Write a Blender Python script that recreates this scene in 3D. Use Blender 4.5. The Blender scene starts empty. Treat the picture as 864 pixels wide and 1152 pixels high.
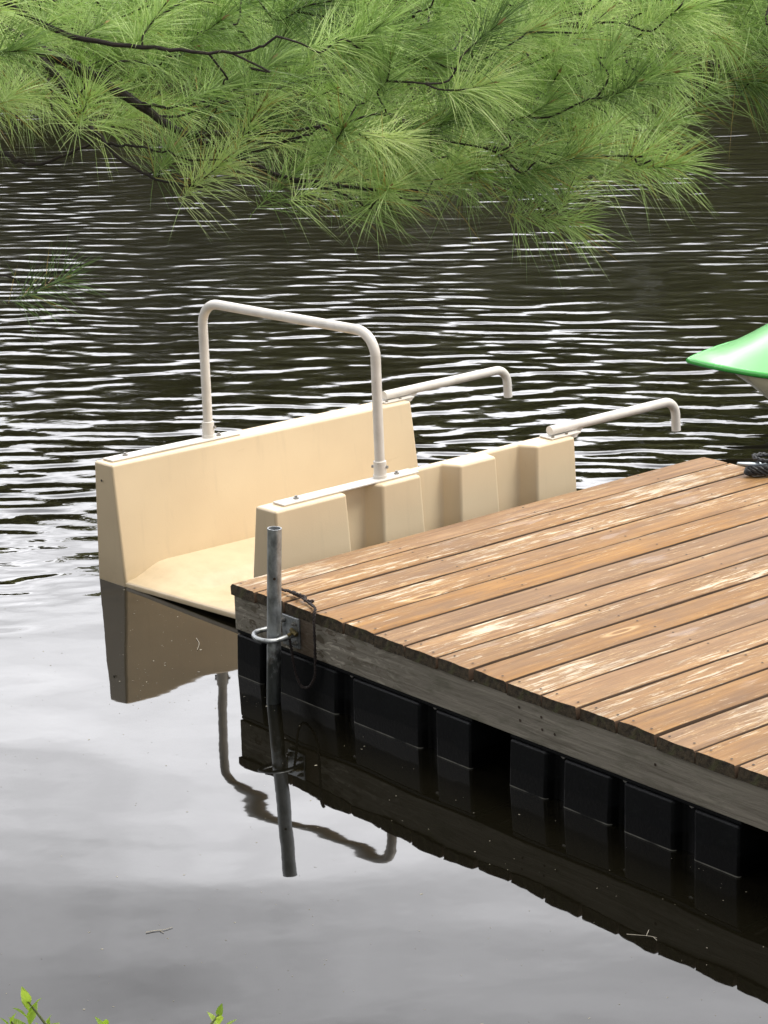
import bpy, bmesh, math, random
import numpy as np
from mathutils import Vector, Matrix

rad = math.radians
scene = bpy.context.scene
col = scene.collection
random.seed(7)
rng = np.random.default_rng(11)

# ------------------------------------------------------------------ camera
F_PX = 2808.728                      # focal length in pixels of an 864 x 1152 frame
CAM = np.array([-4.36887, -6.15119, 2.67869])
YAW, PITCH, ROLL = 50.90158, 15.96826, -1.93878


def cam_axes():
    y, p, q = rad(YAW), rad(PITCH), rad(ROLL)
    f = np.array([math.cos(y) * math.cos(p), math.sin(y) * math.cos(p), -math.sin(p)])
    r = np.array([math.sin(y), -math.cos(y), 0.0])
    u = np.cross(r, f)
    return math.cos(q) * r + math.sin(q) * u, -math.sin(q) * r + math.cos(q) * u, f


CR, CU, CF = cam_axes()
cam_data = bpy.data.cameras.new("camera")
cam = bpy.data.objects.new("camera", cam_data)
col.objects.link(cam)
cam.matrix_world = Matrix(((CR[0], CU[0], -CF[0], CAM[0]), (CR[1], CU[1], -CF[1], CAM[1]),
                           (CR[2], CU[2], -CF[2], CAM[2]), (0, 0, 0, 1)))
cam_data.sensor_fit = 'VERTICAL'
cam_data.sensor_height = 36.0
cam_data.lens = F_PX / 1152 * 36.0
cam_data.clip_start = 0.05
cam_data.clip_end = 2000
cam_data.dof.use_dof = True
cam_data.dof.focus_distance = 8.8
cam_data.dof.aperture_fstop = 110.0
scene.camera = cam

# ------------------------------------------------------------------ sky, sun, exposure
SUN_DIR = Vector((0.40, -0.36, 1.0)).normalized()      # towards the sun, behind thin cloud
world = bpy.data.worlds.new("World")
scene.world = world
world.use_nodes = True
nt = world.node_tree
nt.nodes.clear()
W = nt.nodes.new
out = W('ShaderNodeOutputWorld')
bg = W('ShaderNodeBackground')
bg.inputs['Strength'].default_value = 0.1
sky = W('ShaderNodeTexSky')
sky.sky_type = 'NISHITA'
sky.sun_disc = False
sky.sun_elevation = math.asin(SUN_DIR.z)
sky.sun_rotation = math.atan2(SUN_DIR.x, SUN_DIR.y)
tc = W('ShaderNodeTexCoord')
sep = W('ShaderNodeSeparateXYZ')
nt.links.new(tc.outputs['Generated'], sep.inputs[0])
elev = W('ShaderNodeValToRGB')                            # overcast brightness against height in the sky
cr = elev.color_ramp
cr.interpolation = 'EASE'
stops = [(0.0, .34), (0.17, .85), (0.25, 1.0), (0.335, 1.0), (0.385, .90), (0.45, .64), (0.56, .34), (1.0, .27)]
cr.elements[0].position, cr.elements[0].color = stops[0][0], (stops[0][1],) * 3 + (1,)
cr.elements[1].position, cr.elements[1].color = stops[-1][0], (stops[-1][1],) * 3 + (1,)
for p_, v_ in stops[1:-1]:
    e_ = cr.elements.new(p_)
    e_.color = (v_, v_, v_, 1)
nt.links.new(sep.outputs['Z'], elev.inputs[0])
mp = W('ShaderNodeMapping')
mp.inputs['Scale'].default_value = (3.0, 3.0, 7.0)
nt.links.new(tc.outputs['Generated'], mp.inputs[0])
nz = W('ShaderNodeTexNoise')
nz.inputs['Scale'].default_value = 1.3
nz.inputs['Detail'].default_value = 5
nz.inputs['Roughness'].default_value = .55
nz.inputs['Distortion'].default_value = .5
nt.links.new(mp.outputs[0], nz.inputs['Vector'])
cl = W('ShaderNodeMapRange')
cl.inputs['From Min'].default_value = .32
cl.inputs['From Max'].default_value = .68
cl.inputs['To Min'].default_value = .58
cl.inputs['To Max'].default_value = 1.26
nt.links.new(nz.outputs['Fac'], cl.inputs['Value'])
mul = W('ShaderNodeMath')
mul.operation = 'MULTIPLY'
gdir = W('ShaderNodeVectorMath')                          # added dimming: sky behind the camera darkened in place of unseen bank trees
gdir.operation = 'DOT_PRODUCT'
gdir.inputs[1].default_value = (math.cos(rad(YAW)), math.sin(rad(YAW)), 0)
nt.links.new(tc.outputs['Generated'], gdir.inputs[0])
gm_ = W('ShaderNodeMapRange')
gm_.interpolation_type = 'SMOOTHSTEP'
gm_.inputs['From Min'].default_value = -.5
gm_.inputs['From Max'].default_value = .45
gm_.inputs['To Min'].default_value = .25
gm_.inputs['To Max'].default_value = 1.0
nt.links.new(gdir.outputs['Value'], gm_.inputs['Value'])
mul0 = W('ShaderNodeMath')
mul0.operation = 'MULTIPLY'
nt.links.new(elev.outputs['Color'], mul0.inputs[0])
nt.links.new(gm_.outputs[0], mul0.inputs[1])
nt.links.new(mul0.outputs[0], mul.inputs[0])
nt.links.new(cl.outputs[0], mul.inputs[1])
mul2 = W('ShaderNodeMath')
mul2.operation = 'MULTIPLY'
mul2.inputs[1].default_value = 56.0
nt.links.new(mul.outputs[0], mul2.inputs[0])
cc = W('ShaderNodeMix')
cc.data_type = 'RGBA'
cc.blend_type = 'MULTIPLY'
cc.inputs['Factor'].default_value = 1.0
cc.inputs['A'].default_value = (.975, .970, 1.0, 1)
nt.links.new(mul2.outputs[0], cc.inputs['B'])
mx = W('ShaderNodeMix')
mx.data_type = 'RGBA'
mx.inputs['Factor'].default_value = .92
nt.links.new(sky.outputs[0], mx.inputs['A'])
nt.links.new(cc.outputs['Result'], mx.inputs['B'])
nt.links.new(mx.outputs['Result'], bg.inputs['Color'])
nt.links.new(bg.outputs[0], out.inputs['Surface'])

sun_data = bpy.data.lights.new("sun", 'SUN')
sun_data.energy = 3.3
sun_data.angle = rad(22)
sun_data.color = (1.0, .95, .86)
sun = bpy.data.objects.new("sun", sun_data)
col.objects.link(sun)
sun.location = (0, 0, 20)
sun.rotation_euler = (-SUN_DIR).to_track_quat('-Z', 'Y').to_euler()

vs = scene.view_settings
vs.view_transform = 'Standard'
vs.look = 'None'
vs.gamma = 1.0
vs.exposure = 0.25
vs.use_curve_mapping = False
scene.cycles.max_bounces = 8
scene.cycles.caustics_reflective = False
scene.cycles.caustics_refractive = False
scene.cycles.sample_clamp_indirect = 6


# ------------------------------------------------------------------ helpers: objects
def at(x, y, dist):
    """a point seen at pixel x, y of the 864 x 1152 frame, dist metres in front of the camera"""
    return CAM + dist * (CF + CR * (x - 432) / F_PX - CU * (y - 576) / F_PX)


def onz(x, y, z):
    d = CF + CR * (x - 432) / F_PX - CU * (y - 576) / F_PX
    return CAM + d * (z - CAM[2]) / d[2]


def tag(o, label=None, cat=None, group=None, kind=None):
    if label: o['label'] = label
    if cat: o['category'] = cat
    if group: o['group'] = group
    if kind: o['kind'] = kind
    return o


def thing(name, label, cat, loc=(0, 0, 0), group=None):
    o = bpy.data.objects.new(name, None)
    o.empty_display_size = .1
    col.objects.link(o)
    o.location = loc
    return tag(o, label, cat, group)


def smooth_by_angle(me, ang=38):
    me.shade_smooth()
    me.set_sharp_from_angle(angle=rad(ang))


def link(name, me, mats, parent=None, bevel=0, seg=3, smooth=True, ang=38):
    o = bpy.data.objects.new(name, me)
    for m in (mats if isinstance(mats, (list, tuple)) else [mats]):
        me.materials.append(m)
    col.objects.link(o)
    if parent is not None:
        o.parent = parent
        # geometry is written in world space: take the parents' offsets off
        off = Vector()
        p = parent
        while p is not None:
            off += p.location
            p = p.parent
        o.location = -off
    if bevel:
        b = o.modifiers.new('bevel', 'BEVEL')
        b.width = bevel
        b.segments = seg
        b.limit_method = 'ANGLE'
        b.angle_limit = rad(28)
        b.harden_normals = True
    if smooth:
        smooth_by_angle(me, 180 if bevel and seg > 2 else ang)
    return o


def obj(name, bm, mats, parent=None, **k):
    me = bpy.data.meshes.new(name)
    bmesh.ops.recalc_face_normals(bm, faces=bm.faces)
    bm.to_mesh(me)
    bm.free()
    return link(name, me, mats, parent, **k)


def add_box(bm, lo, hi, mat=0):
    vs_ = [bm.verts.new((x, y, z)) for x in (lo[0], hi[0]) for y in (lo[1], hi[1]) for z in (lo[2], hi[2])]
    for f in ((0, 1, 3, 2), (4, 6, 7, 5), (0, 4, 5, 1), (2, 3, 7, 6), (0, 2, 6, 4), (1, 5, 7, 3)):
        bm.faces.new([vs_[i] for i in f]).material_index = mat
    return vs_


def frames_along(pts):
    pts = [Vector(p) for p in pts]
    n = len(pts)
    tg = []
    for i in range(n):
        a = pts[max(i - 1, 0)]
        b = pts[min(i + 1, n - 1)]
        tg.append((b - a).normalized())
    ref = Vector((0, 0, 1)) if abs(tg[0].z) < .9 else Vector((1, 0, 0))
    s = tg[0].cross(ref).normalized()
    fr = []
    for i in range(n):
        s = (s - tg[i] * s.dot(tg[i])).normalized()
        fr.append((pts[i], s, tg[i].cross(s).normalized()))
    return fr


def add_tube(bm, pts, r, n=12, cap=True, mat=0):
    rr = r if hasattr(r, '__len__') else [r] * len(pts)
    rings = []
    for (p, s, t), q in zip(frames_along(pts), rr):
        rings.append([bm.verts.new(p + (s * math.cos(2 * math.pi * k / n) + t * math.sin(2 * math.pi * k / n)) * q)
                      for k in range(n)])
    for a, b in zip(rings, rings[1:]):
        for k in range(n):
            bm.faces.new((a[k], a[(k + 1) % n], b[(k + 1) % n], b[k])).material_index = mat
    if cap:
        bm.faces.new(rings[0][::-1]).material_index = mat
        bm.faces.new(rings[-1]).material_index = mat
    return rings


def fillet(pts, r, seg=7):
    """round the corners of a polyline"""
    pts = [Vector(p) for p in pts]
    o = [pts[0]]
    for a, b, c in zip(pts, pts[1:], pts[2:]):
        d1 = (a - b).normalized()
        d2 = (c - b).normalized()
        ang = d1.angle(d2)
        t = min(r / math.tan(ang / 2), (a - b).length * .48, (c - b).length * .48)
        p1, p2 = b + d1 * t, b + d2 * t
        bis = (d1 + d2).normalized()
        rr = t * math.tan(ang / 2)
        cen = b + bis * (rr / math.sin(ang / 2))
        v1, v2 = p1 - cen, p2 - cen
        w = v1.angle(v2)
        for k in range(seg + 1):
            f = k / seg
            o.append(cen + (v1 * math.sin((1 - f) * w) + v2 * math.sin(f * w)) / math.sin(w))
    o.append(pts[-1])
    return o


def catmull(pts, n=6):
    """centripetal spline through the points"""
    P = [np.array(p, float) for p in pts]
    P = [2 * P[0] - P[1]] + P + [2 * P[-1] - P[-2]]
    o = []
    for i in range(1, len(P) - 2):
        p0, p1, p2, p3 = P[i - 1:i + 3]
        t1 = max(np.linalg.norm(p1 - p0), 1e-6) ** .5
        t2 = t1 + max(np.linalg.norm(p2 - p1), 1e-6) ** .5
        t3 = t2 + max(np.linalg.norm(p3 - p2), 1e-6) ** .5
        for k in range(n):
            t = t1 + (t2 - t1) * k / n
            a1 = p0 * (t1 - t) / t1 + p1 * t / t1
            a2 = p1 * (t2 - t) / (t2 - t1) + p2 * (t - t1) / (t2 - t1)
            a3 = p2 * (t3 - t) / (t3 - t2) + p3 * (t - t2) / (t3 - t2)
            b1 = a1 * (t2 - t) / t2 + a2 * t / t2
            b2 = a2 * (t3 - t) / (t3 - t1) + a3 * (t - t1) / (t3 - t1)
            o.append(b1 * (t2 - t) / (t2 - t1) + b2 * (t - t1) / (t2 - t1))
    o.append(P[-2])
    return o


# ------------------------------------------------------------------ helpers: materials
class Mat:
    def __init__(s, name):
        s.m = bpy.data.materials.new(name)
        s.m.use_nodes = True
        s.t = s.m.node_tree
        s.b = s.t.nodes['Principled BSDF']
        s.out = s.t.nodes['Material Output']

    def n(s, kind, **k):
        nd = s.t.nodes.new('ShaderNode' + kind)
        for a, v in k.items():
            if a in nd.inputs:
                s.put(nd.inputs[a], v)
            else:
                setattr(nd, a, v)
        return nd

    def put(s, sock, v):
        if isinstance(v, bpy.types.NodeSocket):
            s.t.links.new(v, sock)
        elif isinstance(v, bpy.types.Node):
            s.t.links.new(v.outputs[0], sock)
        else:
            if hasattr(v, '__len__') and len(v) == 3 and sock.type == 'RGBA':
                v = tuple(v) + (1,)
            sock.default_value = v

    def set(s, **k):
        for a, v in k.items():
            s.put(s.b.inputs[a.replace('_', ' ')], v)

    def coords(s, kind='Object', scale=(1, 1, 1), loc=(0, 0, 0), rot=(0, 0, 0), src=None):
        if src is None:
            src = s.n('TexCoord').outputs[kind]
        m = s.n('Mapping')
        s.put(m.inputs['Vector'], src)
        m.inputs['Scale'].default_value = scale
        m.inputs['Location'].default_value = loc
        m.inputs['Rotation'].default_value = rot
        return m.outputs[0]

    def noise(s, vec, scale=5, detail=4, rough=.5, dist=0):
        return s.n('TexNoise', Vector=vec, Scale=scale, Detail=detail, Roughness=rough, Distortion=dist).outputs['Fac']

    def rng(s, v, a, b, c=0, d=1, smooth=False):
        nd = s.n('MapRange')
        if smooth: nd.interpolation_type = 'SMOOTHSTEP'
        s.put(nd.inputs['Value'], v)
        for k, q in (('From Min', a), ('From Max', b), ('To Min', c), ('To Max', d)):
            s.put(nd.inputs[k], q)
        return nd.outputs[0]

    def math(s, op, a, b=0.0, c=None):
        nd = s.n('Math', operation=op)
        s.put(nd.inputs[0], a)
        s.put(nd.inputs[1], b)
        if c is not None: s.put(nd.inputs[2], c)
        return nd.outputs[0]

    def mix(s, f, a, b, mode='MIX'):
        nd = s.n('Mix', data_type='RGBA', blend_type=mode)
        s.put(nd.inputs['Factor'], f)
        s.put(nd.inputs['A'], a)
        s.put(nd.inputs['B'], b)
        return nd.outputs['Result']

    def bump(s, h, dist=.01, strength=1.0, normal=None):
        nd = s.n('Bump', Height=h)
        nd.inputs['Distance'].default_value = dist
        nd.inputs['Strength'].default_value = strength
        if normal is not None: s.put(nd.inputs['Normal'], normal)
        return nd.outputs[0]


# ---- water
def water_material():
    M = Mat('water')
    pos = M.n('NewGeometry').outputs['Position']
    # axes of the wave field: u along the wind-blown crests, g across them
    az = rad(YAW)
    uv = M.coords(src=pos, rot=(0, 0, -az))          # x now runs away from the bank, y along the crests
    xyz = M.n('SeparateXYZ', Vector=uv)
    g = xyz.outputs[0]

    warp = M.n('TexNoise', Vector=uv, Scale=.9, Detail=2)
    wv = M.n('VectorMath', operation='SUBTRACT')
    M.put(wv.inputs[0], warp.outputs['Color'])
    wv.inputs[1].default_value = (.5, .5, .5)
    wv2 = M.n('VectorMath', operation='SCALE')
    M.put(wv2.inputs[0], wv.outputs[0])
    wv2.inputs['Scale'].default_value = .38
    wa = M.n('VectorMath', operation='ADD')
    M.put(wa.inputs[0], uv)
    M.put(wa.inputs[1], wv2.outputs[0])
    P = wa.outputs[0]

    def band(period, deg, phase):
        c = M.coords(src=P, rot=(0, 0, rad(deg)))
        x = M.n('SeparateXYZ', Vector=c).outputs[0]
        return M.math('SINE', M.math('MULTIPLY_ADD', x, 2 * math.pi / period, phase))
    b1 = band(.245, 2, 0)
    b2 = band(.18, -13, 1.3)
    b3 = band(.115, 15, 2.2)
    mod1 = M.rng(M.noise(uv, .55, 2), .35, .65, .15, 1.2)
    mod2 = M.rng(M.noise(M.coords(src=uv, loc=(7, 3, 1)), .8, 2), .35, .65, .1, 1.1)
    n1 = M.math('SUBTRACT', M.noise(M.coords(src=uv, scale=(1, .62, 1)), 5.0, 1.4, .42, .3), .5)
    n2 = M.math('SUBTRACT', M.noise(M.coords(src=uv, scale=(1, .6, 1)), 13, 2, .5, .4), .5)
    h = M.math('MULTIPLY', M.math('MULTIPLY', b1, mod1), .0016)
    h = M.math('ADD', h, M.math('MULTIPLY', M.math('MULTIPLY', b2, mod2), .0011))
    h = M.math('ADD', h, M.math('MULTIPLY', M.math('MULTIPLY', b3, mod1), .0008))
    h = M.math('ADD', h, M.math('MULTIPLY', n1, .0088))
    h = M.math('ADD', h, M.math('MULTIPLY', n2, .0013))
    # sheltered calm water near the bank
    edge = M.math('ADD', g, M.rng(M.noise(uv, .6, 2), .3, .7, -.5, .5))
    edge = M.math('ADD', edge, M.rng(xyz.outputs[1], .4, 1.6, 0, .75))
    amp = M.rng(edge, .15, 2.5, .016, 1.0, True)
    h = M.math('MULTIPLY', h, M.math('MULTIPLY', amp, 1.32))
    swell = M.math('MULTIPLY', M.math('SUBTRACT', M.noise(M.coords(src=uv, scale=(1, .5, 1)), 1.5, 1), .5), .0085)
    h = M.math('ADD', h, swell)
    tiny = M.math('MULTIPLY', M.math('SUBTRACT', M.noise(uv, 7, 2), .5), .00022)
    h = M.math('ADD', h, tiny)
    M.set(Base_Color=(.004, .0035, .002), Roughness=M.rng(g, 1.0, 7, .02, .12), IOR=1.335, Normal=M.bump(h, 1.0))
    return M.m


def wood_material():
    M = Mat('worn_decking')
    oi = M.n('ObjectInfo')
    rnd = oi.outputs['Random']
    tcn = M.n('TexCoord').outputs['Object']
    off = M.n('CombineXYZ')
    M.put(off.inputs[0], M.math('MULTIPLY', rnd, 37.0))
    M.put(off.inputs[1], M.math('MULTIPLY', rnd, 11.0))
    va = M.n('VectorMath', operation='ADD')
    M.put(va.inputs[0], tcn)
    M.put(va.inputs[1], off.outputs[0])
    p = va.outputs[0]
    # knots bend the grain
    kn = M.n('TexVoronoi', Vector=M.coords(src=p, scale=(1.6, 7.5, 0.01)), Scale=1.0)
    kd = kn.outputs['Distance']
    ring = M.rng(kd, .0, .17, 1, 0, True)
    grain_v = M.coords(src=p, scale=(1.3, 26, 8))
    bend = M.n('VectorMath', operation='ADD')
    M.put(bend.inputs[0], grain_v)
    cb = M.n('CombineXYZ')
    M.put(cb.inputs[1], M.math('MULTIPLY', ring, 2.2))
    M.put(bend.inputs[1], cb.outputs[0])
    g1 = M.noise(bend.outputs[0], 1.6, 6, .62, .35)
    g2 = M.noise(M.coords(src=p, scale=(4, 120, 10)), 1.5, 4, .65, .2)
    big = M.noise(M.coords(src=p, scale=(.9, 3.0, 1)), 1.5, 3, .5, .2)
    stain = M.mix(M.rng(g1, .32, .68), (.165, .074, .018), (.335, .172, .046))
    tone = M.n('HueSaturation', Color=stain, Value=M.rng(rnd, 0, 1, .86, 1.10), Saturation=M.rng(M.math('FRACT', M.math('MULTIPLY', rnd, 7.3)), 0, 1, .84, 1.04))
    c = tone.outputs[0]
    # worn scuffs: small flakes of raw wood everywhere, denser in patches, a few larger pale ones
    f1 = M.noise(M.coords(src=p, scale=(11, 95, 1)), 1.4, 7, .72, .3)
    f2 = M.noise(M.coords(src=p, scale=(4.2, 40, 1)), 1.5, 8, .72, .35)
    own = M.rng(M.math('FRACT', M.math('MULTIPLY', rnd, 13.7)), 0, 1, -.04, .025)
    dens = M.math('ADD', M.rng(big, .3, .7, -.10, .075), own)
    flake = M.rng(M.math('ADD', f1, dens), .565, .625, 0, .8)
    patch = M.rng(M.math('ADD', f2, M.math('MULTIPLY', dens, 1.15)), .575, .625, 0, .85)
    halo = M.rng(M.math('ADD', f2, dens), .46, .64, 0, .38)
    c = M.mix(halo, c, (.37, .225, .092))
    c = M.mix(flake, c, (.47, .325, .165))
    c = M.mix(patch, c, (.58, .50, .38))
    worn = M.math('MAXIMUM', flake, patch)
    # dirt in the grain
    lines = M.rng(g2, .56, .70, 0, .6)
    c = M.mix(lines, c, (.16, .085, .04))
    speck = M.rng(M.noise(p, 55, 2, .5), .70, .74, 0, .7)
    c = M.mix(speck, c, (.10, .06, .03))
    core = M.rng(kd, .035, .07, .75, 0)
    c = M.mix(core, c, (.14, .07, .03))
    kedge = M.math('MULTIPLY', M.rng(kd, .07, .10, 0, 1), M.rng(kd, .10, .15, 1, 0))
    c = M.mix(M.math('MULTIPLY', kedge, .55), c, (.66, .46, .24))
    gm = M.rng(M.noise(M.coords(src=p, scale=(1, 4, 1)), 2.6, 5, .65), .46, .66, 0, .7)
    c = M.mix(gm, c, (.17, .095, .045))
    # damp patches
    wet = M.rng(M.noise(M.coords(src=p, scale=(3, 9, 1)), 1.0, 3, .5), .63, .68, 0, 1)
    rough = M.rng(wet, 0, 1, .62, .33)
    hgt = M.math('ADD', M.math('MULTIPLY', g1, .5), M.math('MULTIPLY', g2, .5))
    hgt = M.math('SUBTRACT', hgt, M.math('MULTIPLY', worn, .25))
    M.set(Base_Color=c, Roughness=rough, Normal=M.bump(hgt, .0022, .8))
    M.b.inputs['Specular IOR Level'].default_value = .35
    return M.m


def endgrain_material():
    M = Mat('board_end_grain')
    v = M.coords('Object')
    n = M.noise(v, 60, 4, .7)
    n2 = M.noise(v, 18, 3, .6)
    c = M.mix(M.rng(n, .35, .7), (.018, .013, .007), (.085, .062, .034))
    c = M.mix(M.rng(n2, .55, .68, 0, .7), c, (.055, .060, .020))
    M.set(Base_Color=c, Roughness=.9, Normal=M.bump(n, .006, .9))
    return M.m


def boardside_material():
    M = Mat('board_edge_wood')
    n = M.noise(M.coords('Object', (3, 30, 30)), 2, 4, .6)
    M.set(Base_Color=M.mix(n, (.03, .016, .008), (.075, .04, .018)), Roughness=.85)
    return M.m


def fascia_material():
    M = Mat('weathered_grey_timber')
    v = M.n('TexCoord').outputs['Object']
    g1 = M.noise(M.coords(src=v, scale=(40, 1.5, 40)), 1.5, 6, .65, .5)
    g2 = M.noise(M.coords(src=v, scale=(90, 3, 130)), 1.5, 4, .6)
    c = M.mix(M.rng(g1, .3, .7), (.13, .113, .088), (.26, .235, .19))
    c = M.mix(M.rng(g2, .62, .72, 0, .7), c, (.07, .058, .042))
    flake = M.noise(M.coords(src=v, scale=(20, 9, 26)), 1.6, 3, .6, 1.2)
    y = M.n('SeparateXYZ', Vector=v).outputs[1]
    near = M.rng(y, -.95, -.45, 0, 1)                 # flaking old paint towards the corner
    c = M.mix(M.math('MULTIPLY', M.rng(flake, .56, .60), near), c, (.095, .075, .050))
    c = M.mix(M.math('MULTIPLY', M.rng(flake, .42, .38), near), c, (.36, .33, .27))
    mould = M.noise(M.coords(src=v, scale=(4, 3, 9)), 2.2, 5, .65)
    c = M.mix(M.rng(mould, .52, .68, 0, .6), c, (.10, .095, .065))
    # rust-brown stained length by the bracket
    rust = M.math('MULTIPLY', M.rng(y, -.425, -.405, 0, 1), M.rng(y, -.33, -.31, 1, 0))
    c = M.mix(M.math('MULTIPLY', rust, .75), c, (.085, .052, .030))
    M.set(Base_Color=c, Roughness=.85, Normal=M.bump(M.math('ADD', g1, M.math('MULTIPLY', flake, .6)), .004, .7))
    return M.m


def plastic_material():
    M = Mat('beige_moulded_plastic')
    v = M.n('TexCoord').outputs['Object']
    n = M.noise(v, 3.2, 5, .55)
    f = M.noise(v, 240, 2, .5)
    c = M.mix(M.rng(n, .3, .7), (.61, .487, .326), (.66, .537, .362))
    z = M.n('SeparateXYZ', Vector=v).outputs[2]
    scum = M.math('MULTIPLY', M.rng(z, .02, .10, 1, 0), M.rng(M.noise(v, 14, 4, .65), .4, .7, .15, .7))
    c = M.mix(M.math('MULTIPLY', scum, .6), c, (.36, .28, .15))
    drip = M.rng(M.noise(M.coords(src=v, scale=(24, 24, 1.6)), 1.2, 4, .6), .55, .75, 0, .22)
    c = M.mix(drip, c, (.44, .36, .25))
    scuff = M.rng(M.noise(M.coords(src=v, scale=(3, 30, 12)), 3, 4, .6), .68, .74, 0, .25)
    c = M.mix(scuff, c, (.52, .40, .26))
    wet = M.rng(z, .004, .012, .25, .36)
    M.set(Base_Color=c, Roughness=wet, Normal=M.bump(M.math('ADD', f, M.math('MULTIPLY', n, 3)), .0006, .5))
    return M.m


def simple(name, colour, rough=.5, metal=0.0, nscale=30, var=.12, bump=0.0):
    M = Mat(name)
    n = M.noise(M.coords('Object'), nscale, 4, .6)
    a = tuple(max(0, q * (1 - var)) for q in colour)
    b = tuple(q * (1 + var) for q in colour)
    M.set(Base_Color=M.mix(M.rng(n, .3, .7), a, b), Roughness=M.rng(n, .3, .7, rough * .85, min(1, rough * 1.15)), Metallic=metal)
    if bump: M.set(Normal=M.bump(n, bump, .8))
    return M.m


def float_material():
    M = Mat('black_float_plastic')
    v = M.n('TexCoord').outputs['Object']
    z = M.n('SeparateXYZ', Vector=v).outputs[2]
    n = M.noise(v, 6, 5, .6)
    dirt = M.rng(M.noise(M.coords(src=v, scale=(1, 1, 3)), 22, 5, .7), .55, .75, 0, .5)
    c = M.mix(M.rng(n, .3, .7), (.0018, .0020, .0025), (.0040, .0045, .0055))
    c = M.mix(dirt, c, (.015, .016, .016))
    wet = M.rng(M.math('ADD', z, M.rng(n, .3, .7, -.01, .01)), .050, .058, 1, 0)
    c = M.mix(wet, c, (.002, .002, .0023))
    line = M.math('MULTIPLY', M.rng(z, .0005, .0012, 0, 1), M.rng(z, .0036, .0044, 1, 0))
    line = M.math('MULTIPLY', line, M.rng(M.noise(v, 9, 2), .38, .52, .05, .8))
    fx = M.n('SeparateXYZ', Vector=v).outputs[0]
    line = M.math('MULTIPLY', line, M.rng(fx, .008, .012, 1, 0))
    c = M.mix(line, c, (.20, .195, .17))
    M.set(Base_Color=c, Roughness=M.rng(wet, 0, 1, .55, .34), Normal=M.bump(M.noise(v, 90, 3, .6), .0012, .6))
    M.b.inputs['Specular IOR Level'].default_value = .16
    return M.m


def galvanised_material():
    M = Mat('galvanised_steel')
    v = M.n('TexCoord').outputs['Object']
    n = M.noise(M.coords(src=v, scale=(1, 1, .6)), 42, 4, .65)
    z = M.n('SeparateXYZ', Vector=v).outputs[2]
    c = M.mix(M.rng(n, .3, .7), (.22, .235, .24), (.47, .49, .50))
    grime = M.rng(M.math('ADD', z, M.rng(n, .3, .7, -.06, .06)), .12, .22, 1, 0)
    c = M.mix(M.math('MULTIPLY', grime, .85), c, (.035, .040, .036))
    rust = M.rng(M.noise(v, 16, 4, .6), .60, .70, 0, .5)
    c = M.mix(rust, c, (.11, .075, .045))
    M.set(Base_Color=c, Metallic=.75, Roughness=M.rng(n, .3, .7, .32, .55), Normal=M.bump(n, .001, .5))
    return M.m


def painted_metal():
    M = Mat('off_white_powder_coat')
    v = M.n('TexCoord').outputs['Object']
    n = M.noise(v, 14, 4, .6)
    c = M.mix(M.rng(n, .35, .7), (.68, .65, .605), (.57, .54, .49))
    chip = M.rng(M.noise(v, 85, 3, .6), .70, .74, 0, .6)
    c = M.mix(chip, c, (.33, .30, .27))
    M.set(Base_Color=c, Roughness=.38, Normal=M.bump(M.noise(v, 200, 2), .0004, .5))
    return M.m


def attr_material(name, ramp, rough=.5, transl=.35, boost=1.25):
    """foliage coloured by a per-leaf number stored on the mesh"""
    M = Mat(name)
    a = M.n('Attribute', attribute_name='tint').outputs['Fac']
    r = M.n('ValToRGB', Fac=a)
    e = r.color_ramp.elements
    e[0].position, e[0].color = ramp[0][0], tuple(ramp[0][1]) + (1,)
    e[1].position, e[1].color = ramp[-1][0], tuple(ramp[-1][1]) + (1,)
    for p, c in ramp[1:-1]:
        k = r.color_ramp.elements.new(p)
        k.color = tuple(c) + (1,)
    M.set(Base_Color=r.outputs[0], Roughness=rough)
    M.b.inputs['Specular IOR Level'].default_value = .4
    tr = M.n('BsdfTranslucent')
    br = M.n('VectorMath', operation='SCALE')
    M.put(br.inputs[0], r.outputs[0])
    br.inputs['Scale'].default_value = boost
    M.put(tr.inputs['Color'], br.outputs[0])
    mixs = M.n('MixShader')
    mixs.inputs[0].default_value = transl
    M.t.links.new(M.b.outputs[0], mixs.inputs[1])
    M.t.links.new(tr.outputs[0], mixs.inputs[2])
    M.t.links.new(mixs.outputs[0], M.out.inputs['Surface'])
    return M.m


def ground_material():
    M = Mat('bank_soil_and_grass')
    v = M.n('TexCoord').outputs['Object']
    n = M.noise(v, 1.5, 6, .65)
    f = M.noise(v, 30, 5, .7)
    c = M.mix(M.rng(n, .4, .6), (.055, .040, .022), (.050, .075, .022))
    c = M.mix(M.rng(f, .4, .7, 0, .6), c, (.10, .085, .045))
    M.set(Base_Color=c, Roughness=.95, Normal=M.bump(f, .04, .8))
    return M.m


WOOD, END, SIDE, FASCIA = wood_material(), endgrain_material(), boardside_material(), fascia_material()
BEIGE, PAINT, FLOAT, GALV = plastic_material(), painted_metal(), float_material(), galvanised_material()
ROPE_M = simple('dark_twisted_cord', (.020, .013, .011), .8, 0, 120, .5, .002)
BLACKROPE = simple('black_rope', (.012, .013, .015), .6, 0, 150, .5, .002)
CLEAT_M = simple('dull_cast_aluminium', (.34, .38, .42), .42, .6, 60, .2, .0008)
BOLT_M = simple('bolt_steel', (.30, .29, .27), .4, .8, 90, .25)
NAIL_M = simple('rusted_nail', (.05, .032, .022), .7, .3, 90, .4)
GREEN_M = simple('glossy_green_plastic', (.22, .55, .22), .22, 0, 8, .07)
CREAM_M = simple('cream_hull_plastic', (.78, .72, .50), .3, 0, 8, .06)
SEAT_M = simple('grey_seat_plastic', (.30, .31, .31), .45, 0, 20, .08)
BARK_M = simple('dark_pine_bark', (.020, .014, .011), .95, 0, 60, .5, .006)

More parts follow.
